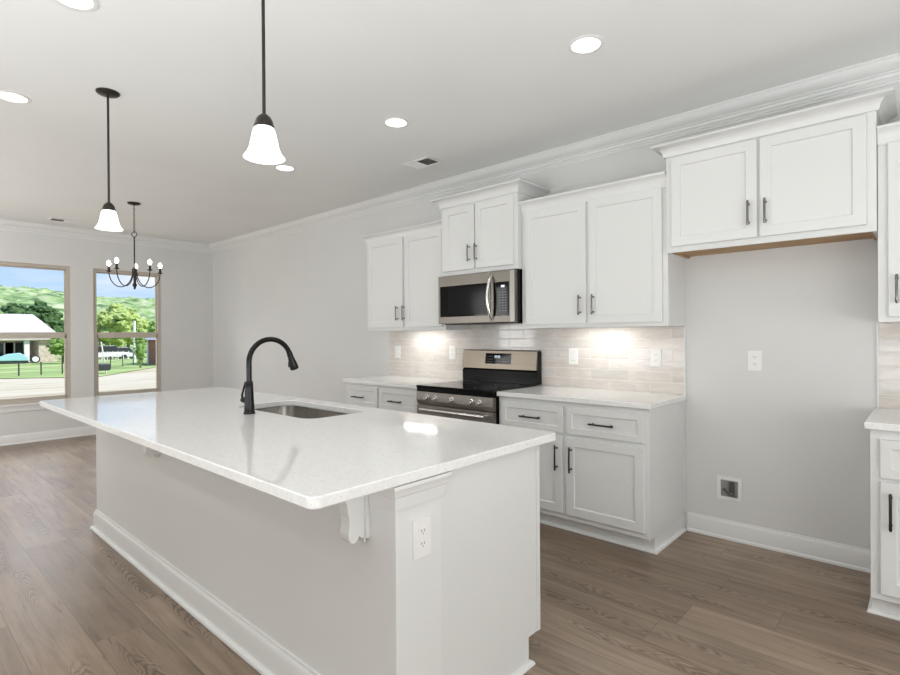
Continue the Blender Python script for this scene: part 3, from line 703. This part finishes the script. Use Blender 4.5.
MB().box(-2.470, -2.438, my-.0018, my-.0011, 1.700, 1.716).build('display', MARK, cpn)
hp = []
for k in range(13):
    u = k/12; hp.append((-2.556-.012*math.sin(PI*u), my-.002-.050*math.sin(PI*u)**.6, 1.448+.355*u))
MB().tube(hp, [.008, .0115]+[.0125]*9+[.0115, .008], 12).build('door_handle', BSTEEL, md_, smooth=40)
MB().box(mx0+.03, mx1-.03, my+.05, YW-.06, mz0-.006, mz0-.0005).build('bottom_grille', BLACK, MW)

# ------------------------------------------------------------------ under-cabinet lights
def ucl(xa, xb, z, lab):
    y = YW-.16; h = MB().box(xa, xb, y-.03, y+.03, z-.022, z-.0005).build('under_cabinet_light', PLAST, bevel=.003, origin=((xa+xb)/2, y, z)); tag(h, lab, 'light fixture', 'under-cabinet lights')
    MB().box(xa+.01, xb-.01, y-.012, y+.012, z-.0255, z-.0222).build('diffuser', LED, h)
    lamp('under_cabinet_glow', 'AREA', ((xa+xb)/2, y, z-.027), 1.7, xb-xa-.03, .02, aim=((xa+xb)/2, y+.0001, z-1), color=(1, .97, .93))
ucl(-3.86, -3.40, 1.4125, 'slim strip light under the left wall cabinet')
ucl(-2.00, -1.55, 1.4125, 'slim strip light under the wall cabinet right of the range')

# ------------------------------------------------------------------ refrigerator water box (recessed in the alcove wall)
wb = thing('ice_maker_box', (-.957, YW, .328), 'square recessed white water supply box low on the refrigerator alcove wall', 'outlet box')
fr_ = MB(); X0, X1, Z0_, Z1_ = -1.030, -.884, .252, .402; bw = .022
fr_.box(X0, X1, YW-.006, YW-.0003, Z0_, Z0_+bw); fr_.box(X0, X1, YW-.006, YW-.0003, Z1_-bw, Z1_); fr_.box(X0, X0+bw, YW-.006, YW-.0003, Z0_+bw, Z1_-bw); fr_.box(X1-bw, X1, YW-.006, YW-.0003, Z0_+bw, Z1_-bw)
fr_.build('trim_frame', PLAST, wb, bevel=.0015)
MB().box(X0+bw, X1-bw, YW-.0035, YW-.0003, Z0_+bw, Z1_-bw).build('back_panel', mat('box_grey', (.28, .28, .27), .5), wb)
v_ = MB().tube([(-.945, YW-.014, .375), (-.945, YW-.014, .305)], .011, 10); v_.tube([(-.985, YW-.016, .322), (-.955, YW-.014, .290), (-.915, YW-.016, .286)], .006, 8)
v_.lathe([(.008, -.006), (.008, -.024)], (-.985, YW, .322), 10, 'y'); v_.tube([(-.930, YW-.012, .375), (-.930, YW-.012, .290)], .006, 8)
v_.build('valve', mat('valve_metal', (.12, .12, .115), .35, .6), wb, smooth=40)

# ------------------------------------------------------------------ ceiling fixtures
CL = [(-1.28, 2.446, 'recessed ceiling light nearest the camera, over the refrigerator side'), (-2.703, 2.444, 'recessed ceiling light in the middle of the kitchen ceiling, left of the nearest one'),
      (-4.133, 2.442, 'recessed ceiling light just beside the near pendant shade'), (-4.11, .60, 'recessed ceiling light at the left edge of the photo'), (-2.725, .606, 'recessed ceiling light cut off by the top edge of the photo')]
def can(x, y, lab):
    t_ = thing('recessed_light', (x, y, ZC), lab, 'ceiling light', 'recessed ceiling lights')
    MB().lathe([(.0695, -.0005), (.092, -.0005), (.092, -.003), (.088, -.006), (.0705, -.004), (.0695, -.0005)], (x, y, ZC), 36, caps=False).build('trim_ring', PLAST, t_, smooth=50)
    MB().lathe([(.0690, -.0008), (.0690, -.0025), (.058, -.0035)], (x, y, ZC), 36).build('lens', CANL, t_, smooth=50)
    lamp('can_lamp', 'AREA', (x, y, ZC-.006), CANW, .12, aim=(x, y+.00001, 0), shape='DISK', color=(1, .985, .955))
for x, y, l_ in CL: can(x, y, l_)

def pendant(x, y, lab):
    t_ = thing('pendant_light', (x, y, ZC), lab, 'pendant light', 'pendants over the island')
    MB().lathe([(.062, -.0005), (.062, -.006), (.055, -.013), (.030, -.018), (.012, -.020)], (x, y, ZC), 32).build('canopy', BRONZE, t_, smooth=40)
    MB().tube([(x, y, ZC-.018), (x, y, 2.125)], .0062, 12).build('rod', BRONZE, t_, smooth=40)
    MB().lathe([(.008, .138), (.013, .134), (.024, .124), (.031, .110), (.0335, .098), (.036, .094), (.036, .088), (.034, .086)], (x, y, 1.996), 28).build('socket_cap', BRONZE, t_, smooth=40)
    prof = [(.020, .112), (.033, .106), (.039, .094), (.043, .078), (.047, .058), (.052, .036), (.060, .018), (.069, .007), (.0725, .002)]
    pf = prof+[(.0695, .0025), (.058, .016), (.052, .035), (.046, .057), (.041, .078), (.030, .100), (.018, .106)]
    MB().lathe([(r, z*1.05) for r, z in pf], (x, y, 1.972), 36, caps=False).build('shade', SHADE, t_, smooth=60)
    MB().lathe([(.010, .085), (.018, .07), (.024, .05), (.020, .03), (.008, .02)], (x, y, 1.972), 16).build('bulb', BULB, t_, smooth=60)
pendant(-1.785, .972, 'bell glass pendant light nearest the camera, its canopy out of the frame')
pendant(-3.618, .972, 'bell glass pendant light farther off, its canopy visible on the ceiling')

# chandelier
hx, hy = -6.39, 1.954
ch = thing('chandelier', (hx, hy, ZC), 'bronze five-arm candle chandelier hanging in front of the far window', 'chandelier')
MB().lathe([(.065, -.0005), (.065, -.006), (.055, -.016), (.02, -.022), (.008, -.030)], (hx, hy, ZC), 28).build('canopy', BRONZE, ch, smooth=40)
cn = MB(); z = ZC-.030; i = 0
while z > 2.475:
    a = PI/2*(i % 2); pts = []
    for k in range(13):
        t_ = 2*PI*k/12; u = .009*math.cos(t_); pts.append((hx+u*math.cos(a), hy+u*math.sin(a), z-.016+.017*math.sin(t_)))
    cn.tube(pts, .0022, 6); z -= .026; i += 1
cn.build('chain', BRONZE, ch, smooth=60)
pts = [(hx+.028*math.cos(2*PI*k/16)*R.x, hy+.028*math.cos(2*PI*k/16)*R.y, 2.447+.028*math.sin(2*PI*k/16)) for k in range(17)]
MB().tube(pts, .004, 8).build('loop_ring', BRONZE, ch, smooth=60)
MB().lathe([(.006, 2.422), (.008, 2.418), (.0065, 2.40), (.0065, 2.22), (.011, 2.215), (.0065, 2.21), (.0065, 2.09), (.012, 2.085), (.024, 2.072), (.027, 2.055), (.018, 2.035), (.012, 2.02), (.012, 1.92), (.022, 1.905), (.022, 1.89), (.010, 1.875), (.012, 1.862), (.004, 1.850)], (hx, hy, 0), 20).build('stem', BRONZE, ch, smooth=40)
for k in range(5):
    th = math.radians(46+72*k); dv = R*math.cos(th)+Vector((-math.sin(yaw), math.cos(yaw), 0))*math.sin(th); dv.z = 0; dv.normalize()
    c0 = Vector((hx, hy, 0)); pts = []
    for j in range(17):
        u = j/16; r_ = .1375-.1175*math.cos(PI*u); zz = 2.045-.168*math.sin(PI*u)
        pts.append(c0+dv*r_+Vector((0, 0, zz)))
    MB().tube(pts, .0052, 8).build('arm', BRONZE, ch, smooth=60)
    e = c0+dv*.255
    cu = MB().lathe([(.006, 2.035), (.024, 2.043), (.026, 2.050), (.010, 2.052), (.012, 2.055), (.012, 2.098), (.008, 2.100)], (e.x, e.y, 0), 16).build('candle_cup', BRONZE, ch, smooth=40)
    MB().lathe([(.007, 2.100), (.012, 2.106), (.019, 2.120), (.0195, 2.132), (.012, 2.150), (.003, 2.160)], (e.x, e.y, 0), 14).build('bulb', BULB, cu, smooth=60)

def vent(x0, x1, y0, y1, lab, half=True):
    t_ = thing('ceiling_vent', ((x0+x1)/2, (y0+y1)/2, ZC), lab, 'air vent', 'ceiling vents')
    f = MB(); b_ = .022; z1 = ZC-.0005; z0 = ZC-.007
    f.box(x0, x1, y0, y0+b_, z0, z1); f.box(x0, x1, y1-b_, y1, z0, z1); f.box(x0, x0+b_, y0+b_, y1-b_, z0, z1); f.box(x1-b_, x1, y0+b_, y1-b_, z0, z1)
    f.build('vent_frame', PLAST, t_, bevel=.002)
    MB().box(x0+b_, x1-b_, y0+b_, y1-b_, ZC-.0012, ZC-.0005).build('duct', VENTD, t_)
    long_x = (x1-x0) > (y1-y0)
    n_ = 7
    for half_ in (0, 1):
        s_ = MB()
        for k in range(n_):
            if long_x:
                a = y0+b_+(y1-y0-2*b_)*(k+.5)/n_; xa = x0+b_+(x1-x0-2*b_)*(.5*half_); xb = xa+(x1-x0-2*b_)*.5; d = .006 if half_ else -.006
                s_.prism([(a-d, ZC-.0065), (a+d, ZC-.0015), (a+d+.001, ZC-.0015), (a-d+.001, ZC-.0065)], 'x', xa, xb)
            else:
                a = x0+b_+(x1-x0-2*b_)*(k+.5)/n_; ya = y0+b_+(y1-y0-2*b_)*(.5*half_); yb = ya+(y1-y0-2*b_)*.5; d = .006 if half_ else -.006
                s_.prism([(a-d, ZC-.0065), (a+d, ZC-.0015), (a+d+.001, ZC-.0015), (a-d+.001, ZC-.0065)], 'y', ya, yb)
        s_.build('louvers', PLAST, t_)
vent(-3.33, -3.02, 3.07, 3.26, 'white two-way ceiling vent near the crown moulding above the wall cabinets')
vent(-8.05, -7.88, 1.50, 1.80, 'narrow ceiling vent near the far window wall')

# ------------------------------------------------------------------ outdoors
def gz(x, y):
    pr = [(-8.5, -.35), (-20, -.55), (-38, -1.25), (-76, -1.35), (-92, -2.15), (-130, -2.2), (-150, 0), (-200, 7), (-300, 20), (-335, 23.5), (-380, 20)]
    if x > pr[0][0]: return pr[0][1]
    for (a, za), (b, zb) in zip(pr, pr[1:]):
        if x >= b: return za+(zb-za)*(a-x)/(a-b)
    return pr[-1][1]
def sheet(name, xs, ys, zf, m, smooth=True):
    mb = MB(); vs = [(x, y, zf(x, y)) for x in xs for y in ys]; ny = len(ys)
    fs = [(i*ny+j, i*ny+j+1, (i+1)*ny+j+1, (i+1)*ny+j) for i in range(len(xs)-1) for j in range(ny-1)]
    return mb.add(vs, fs).build(name, m, smooth=80 if smooth else None)
def rng(a, b, n): return [a+(b-a)*i/(n-1) for i in range(n)]
struct(sheet('ground', rng(-8.72, -46, 24)+rng(-48, -150, 30), rng(-45, 140, 38), lambda x, y: gz(x, y)-.02, DIRT), 'pale bare dirt yard outside the windows')
def bx(y):  # edge of the lawn
    pr = [(-45, -45), (6, -45), (10, -40.5), (17.5, -51), (26, -66), (60, -78), (140, -85)]
    for (a, xa), (b, xb) in zip(pr, pr[1:]):
        if y <= b: return xa+(xb-xa)*(y-a)/(b-a)
    return -85
ys = rng(-45, 140, 75); mb = MB(); nx = 26
vs = []
for i in range(nx):
    for y in ys:
        e = bx(y)+.8*noise.noise(Vector((y*.4, 3, 0))); x = e+(-150-e)*i/(nx-1); vs.append((x, y, gz(x, y)+.02))
mb.add(vs, [(i*75+j, i*75+j+1, (i+1)*75+j+1, (i+1)*75+j) for i in range(nx-1) for j in range(74)])
struct(mb.build('lawn', GRASS, smooth=80), 'green lawn beyond the dirt')
def hz(x, y):
    b = gz(x, y)*(1+.16*noise.noise(Vector((y*.012, 5.2, 0)))-.0003*(y-60))
    v_ = Vector((x*.16, y*.16, 1.3)); k = min(1, max(0, (-x-136)/12))
    return b+k*(2.6*abs(noise.noise(v_))+1.2*noise.noise(v_*2.7)+1.5*noise.noise(v_*.35))
struct(sheet('hill', rng(-132, -380, 150), rng(-70, 260, 190), hz, HILL), 'long hill covered in light green woods')

def clump(name, m, c, rad, n, parent=None, seed=0):
    """leafy crown: many small ragged lobes around an uneven core"""
    rr = random.Random(seed); bm = bmesh.new()
    for i in range(n*4):
        while True:
            p = Vector((rr.uniform(-1, 1), rr.uniform(-1, 1), rr.uniform(-1, 1)))
            if .35 < p.length < 1: break
        p *= .80+.30*noise.noise(p*2.2+Vector((seed, 0, 0)))
        s_ = rr.uniform(.10, .19)*min(rad)*1.1
        r = bmesh.ops.create_icosphere(bm, subdivisions=2, radius=1)
        q = Vector((p.x*rad[0], p.y*rad[1], p.z*rad[2]))
        for v in r['verts']:
            d = 1+.75*noise.noise(v.co*3.1+p*19); v.co = q+Vector((v.co.x*s_, v.co.y*s_, v.co.z*s_*.8))*d
    r = bmesh.ops.create_icosphere(bm, subdivisions=3, radius=1)
    for v in r['verts']:
        d = .62+.3*noise.noise(v.co*2+Vector((seed, 4, 0))); v.co = Vector((v.co.x*rad[0], v.co.y*rad[1], v.co.z*rad[2]))*d
    me = bpy.data.meshes.new(name); bm.to_mesh(me); bm.free(); me.materials.append(m)
    o = bpy.data.objects.new(name, me); COL.objects.link(o); o.location = Vector(c)-Vector(WLOC.get(parent.name, (0, 0, 0)) if parent else (0, 0, 0)); o.parent = parent
    return o
def tree(x, y, h, w_, m, lab, n=40, seed=1, grp='trees outside'):
    z = gz(x, y)-.05; t_ = thing('tree', (x, y, z), lab, 'tree', grp)
    MB().tube([(x, y, z), (x+.05, y, z+h*.3), (x, y+.1, z+h*.7)], [.035*h, .026*h, .012*h], 8).build('trunk', BARK, t_, smooth=50)
    clump('crown', m, (x, y, z+h*.6), (w_/2, w_/2, h*.42), n, t_, seed)
def PX(px, X):   # y on the plane X seen along column px
    s_ = (px-450)/528.44; dx = -.6718+s_*.7407; dy = .7407+s_*.6718
    return dy/dx*X
# neighbouring house on the left
HX = -72; ya, yb = 1.0, PX(57.0, HX); g0 = gz(HX, 10)
H = thing('neighbor_house', (HX, (ya+yb)/2, g0), 'single storey house with pale shingle roof and covered porch beyond the left window', 'house')
yp = PX(38.5, HX)
wl = MB().box(HX-9, HX, yp, yb, g0, g0+2.72); wl.box(HX-9, HX-3.4, ya-8, yp, g0, g0+2.72); wl.build('stone_wall', STONE, H)
MB().box(HX-3.3, HX+.2, ya-8, yp, g0-.3, g0+.12).build('porch_slab', mat('concrete', (.6, .58, .54), .8), H)
MB().box(HX-3.4, HX+.1, ya-8, yp-.02, g0+2.42, g0+2.72).build('porch_beam', WTRIM, H)
for pc in (26.6, -18): MB().box(HX-.3, HX+.12, PX(pc, HX)-.22, PX(pc, HX)+.22, g0+.12, g0+2.42).build('porch_column', WTRIM, H)
for pc in (4, 14):
    yy = PX(pc, HX-3.4); o = MB().box(HX-3.38, HX-3.3, yy-.75, yy+.75, g0+.2, g0+2.2).build('porch_window', DGLS, H)
    MB().box(HX-3.32, HX-3.26, yy-.06, yy+.06, g0+.2, g0+2.2).build('mullion', WTRIM, o)
e0_ = g0+2.70; oh = .5
A = (HX+oh, yb+oh); B = (HX+oh, ya-8); Cc = (HX-9-oh, ya-8); D = (HX-9-oh, yb+oh); rz_ = e0_+2.75
rf_ = MB(); ym = PX(33, HX-4.6)
V = [(*A, e0_), (*B, e0_), (*Cc, e0_), (*D, e0_), (HX-4.5, ym, rz_), (HX-4.5, ya-4, rz_), (*A, e0_-.18), (*B, e0_-.18), (*Cc, e0_-.18), (*D, e0_-.18)]
rf_.add(V, [(0, 1, 5, 4), (1, 2, 5), (2, 3, 4, 5), (3, 0, 4), (6, 7, 1, 0), (7, 8, 2, 1), (8, 9, 3, 2), (9, 6, 0, 3), (9, 8, 7, 6)])
rf_.build('roof', SHING, H)
# things on the porch
yy = PX(11.5, HX+.6); q = thing('covered_grill', (HX+.8, yy, g0), 'low blue-green covered item in front of the neighbour porch', 'outdoor furniture')
MB().prism([(yy-1.5, g0+.35), (yy+1.3, g0+.30), (yy+1.2, g0+.75), (yy+.6, g0+1.15), (yy-.4, g0+1.05), (yy-1.4, g0+.6)], 'x', HX+.4, HX+1.3).build('cover', CARC, q, bevel=.08)
MB().box(HX+.5, HX+1.2, yy-1.5, yy+1.3, g0+.0, g0+.34).build('base', CARB, q, bevel=.05)
yy = PX(34.6, HX+.6); q = thing('spare_wheel', (HX+.8, yy, g0), 'white round item with dark rim beside the neighbour porch column', 'wheel')
MB().lathe([(.20, 0), (.40, 0), (.43, .06), (.43, .16), (.40, .2), (.20, .2)], (HX+.7, yy, g0+.44), 24, 'x').build('tyre', TYRE, q, smooth=40)
MB().lathe([(.28, .02), (.29, .24), (.1, .26)], (HX+.7, yy, g0+.44), 20, 'x').build('hub', CARW, q, smooth=40)
# fence in the first window
def fence(x0_, y0_, x1_, y1_, n_, h, lab, m=FENC, r=.05, rails=True, grp='wire fences'):
    t_ = thing('fence', (x0_, y0_, gz(x0_, y0_)), lab, 'fence', grp)
    for i in range(n_):
        u = i/(n_-1); x = x0_+(x1_-x0_)*u; y = y0_+(y1_-y0_)*u; z = gz(x, y)
        MB().tube([(x, y, z-.1), (x, y, z+h)], r, 6).build('post', m, t_)
    if rails:
        q = MB(); k = 24
        for hh in (h*.97, h*.55, h*.12):
            q.tube([(x0_+(x1_-x0_)*i/k, y0_+(y1_-y0_)*i/k, gz(x0_+(x1_-x0_)*i/k, 0)+hh) for i in range(k+1)], .012, 4)
        q.build('wires', m, t_)
fence(-46.5, PX(-5, -46.5), -46.5, PX(62, -46.5), 4, .95, 'low wire fence with dark posts across the lawn in the left window')
fence(-47.5, PX(96, -47.5), -64, PX(150, -64), 6, 1.1, 'low wire fence with dark posts in the right window', r=.04)
fence(-75, PX(96, -75), -75, PX(163, -75), 14, 1.0, 'pale rail fence in front of the parked vehicles', m=WTRIM, r=.05)
# trees
tree(-89, PX(29, -89), 8.6, 8.0, LEAFD, 'dark green tree rising behind the pale house roof', 60, 3)
tree(-99, PX(11, -99), 8.0, 7.0, LEAFM, 'mid green tree left of the dark tree behind the roof', 36, 4)
tree(-108, PX(52, -108), 7.6, 7, LEAFD, 'dark green tree behind the right end of the pale roof', 30, 5)
tree(-67, PX(62.5, -67), 3.4, 2.8, LEAFM, 'small leafy tree at the right corner of the stone house', 30, 6)
for px, X, h, w_, m, l_ in ((99, -122, 7.6, 7.5, LEAFM, 'green tree at the left of the right window'), (108, -103, 8.0, 7.5, LEAFL, 'pale green tree above the white vehicle'),
                        (119, -94, 9.2, 7.5, LEAFL, 'tall pale yellow-green tree in the middle of the right window'), (128, -112, 9.2, 7.5, LEAFL, 'pale green tree left of the pole'),
                        (152, -130, 8.0, 8, LEAFM, 'mid green tree behind the grey roof')):
    tree(X, PX(px, X), h, w_, m, l_, 40, int(px))
x_, y_ = -50, PX(140.2, -50); z_ = gz(x_, y_); q = thing('cypress_shrub', (x_, y_, z_), 'bright green columnar shrub beside the brick outbuilding', 'shrub')
clump('foliage', LEAFM, (x_, y_, z_+1.9), (.50, .50, 2.0), 46, q, 8); MB().tube([(x_, y_, z_-.1), (x_, y_, z_+1)], .08, 8).build('stem', BARK, q)
# brick outbuilding
BX_ = -52; a = PX(147.5, BX_-6); b = a+8; g1 = gz(BX_, a)
q = thing('brick_outbuilding', (BX_, a, g1), 'red brick building with grey roof at the right of the far window', 'building')
MB().box(BX_-6, BX_, a, b, g1-.2, g1+2.45).build('wall', BRICK, q)
MB().box(BX_-5.7, BX_-6.02, a-.08, a+.30, g1, g1+2.4).build('corner_board', WTRIM, q)
MB().box(BX_-.01, BX_+.05, a+.9, a+3.2, g1+1.9, g1+2.35).build('window', DGLS, q)
V = [(BX_+.5, a-.5, g1+2.4), (BX_+.5, b, g1+2.4), (BX_-6.5, b, g1+2.4), (BX_-6.5, a-.5, g1+2.4), (BX_-3, a+1.6, g1+3.6), (BX_-3, b, g1+3.75)]
MB().add(V, [(0, 1, 5, 4), (2, 3, 4, 5), (3, 0, 4), (1, 2, 5), (3, 2, 1, 0)]).build('roof', SHING2, q)
# pole
x_, y_ = -62, PX(134.5, -62); z_ = gz(x_, y_); q = MB().tube([(x_, y_, z_-.1), (x_, y_, z_+4.4)], .13, 8).build('utility_pole', WTRIM, origin=(x_, y_, z_)); tag(q, 'pale pole standing left of the columnar shrub', 'pole')
# vehicles
def car(x, y, m, lab, l=4.6, h=1.65):
    z = gz(x, y); q = thing('car', (x, y, z), lab, 'car', 'parked vehicles')
    MB().prism([(y-l/2, z+.35), (y+l/2, z+.35), (y+l/2, z+.85), (y+l*.30, z+.98), (y-l*.5, z+.98)], 'x', x-.9, x+.9).build('body', m, q, bevel=.08)
    MB().prism([(y-l*.47, z+.985), (y+l*.28, z+.985), (y+l*.12, z+h), (y-l*.40, z+h)], 'x', x-.78, x+.78).build('cabin', CARB, q, bevel=.08)
    for dy in (-l*.31, l*.31):
        for s_ in (-1, 1): MB().lathe([(.33, -.1), (.33, .1)], (x+s_*.86, y+dy, z+.33), 16, 'x').build('wheel', TYRE, q)
car(-80, PX(107.5, -80), CARW, 'white car with dark roof parked beyond the lawn in the right window', 5.4, 1.9)
car(-84, PX(122, -84), CARB, 'dark pickup parked right of the white car', 4.8, 1.8)
# playset
x_, y_ = -44, PX(99.5, -44); z_ = gz(x_, y_); q = thing('swing_set', (x_, y_, z_), 'pale A-frame swing set at the left edge of the right window', 'swing set')
f = MB()
for s_ in (-1, 1): f.tube([(x_-.6, y_+s_*.55, z_), (x_, y_+s_*.1, z_+2.3)], .05, 6)
f.build('frame', WTRIM, q); MB().box(x_-.3, x_+.3, y_-.1, y_+.6, z_+.25, z_+.75).build('seat', CARB, q, bevel=.05)
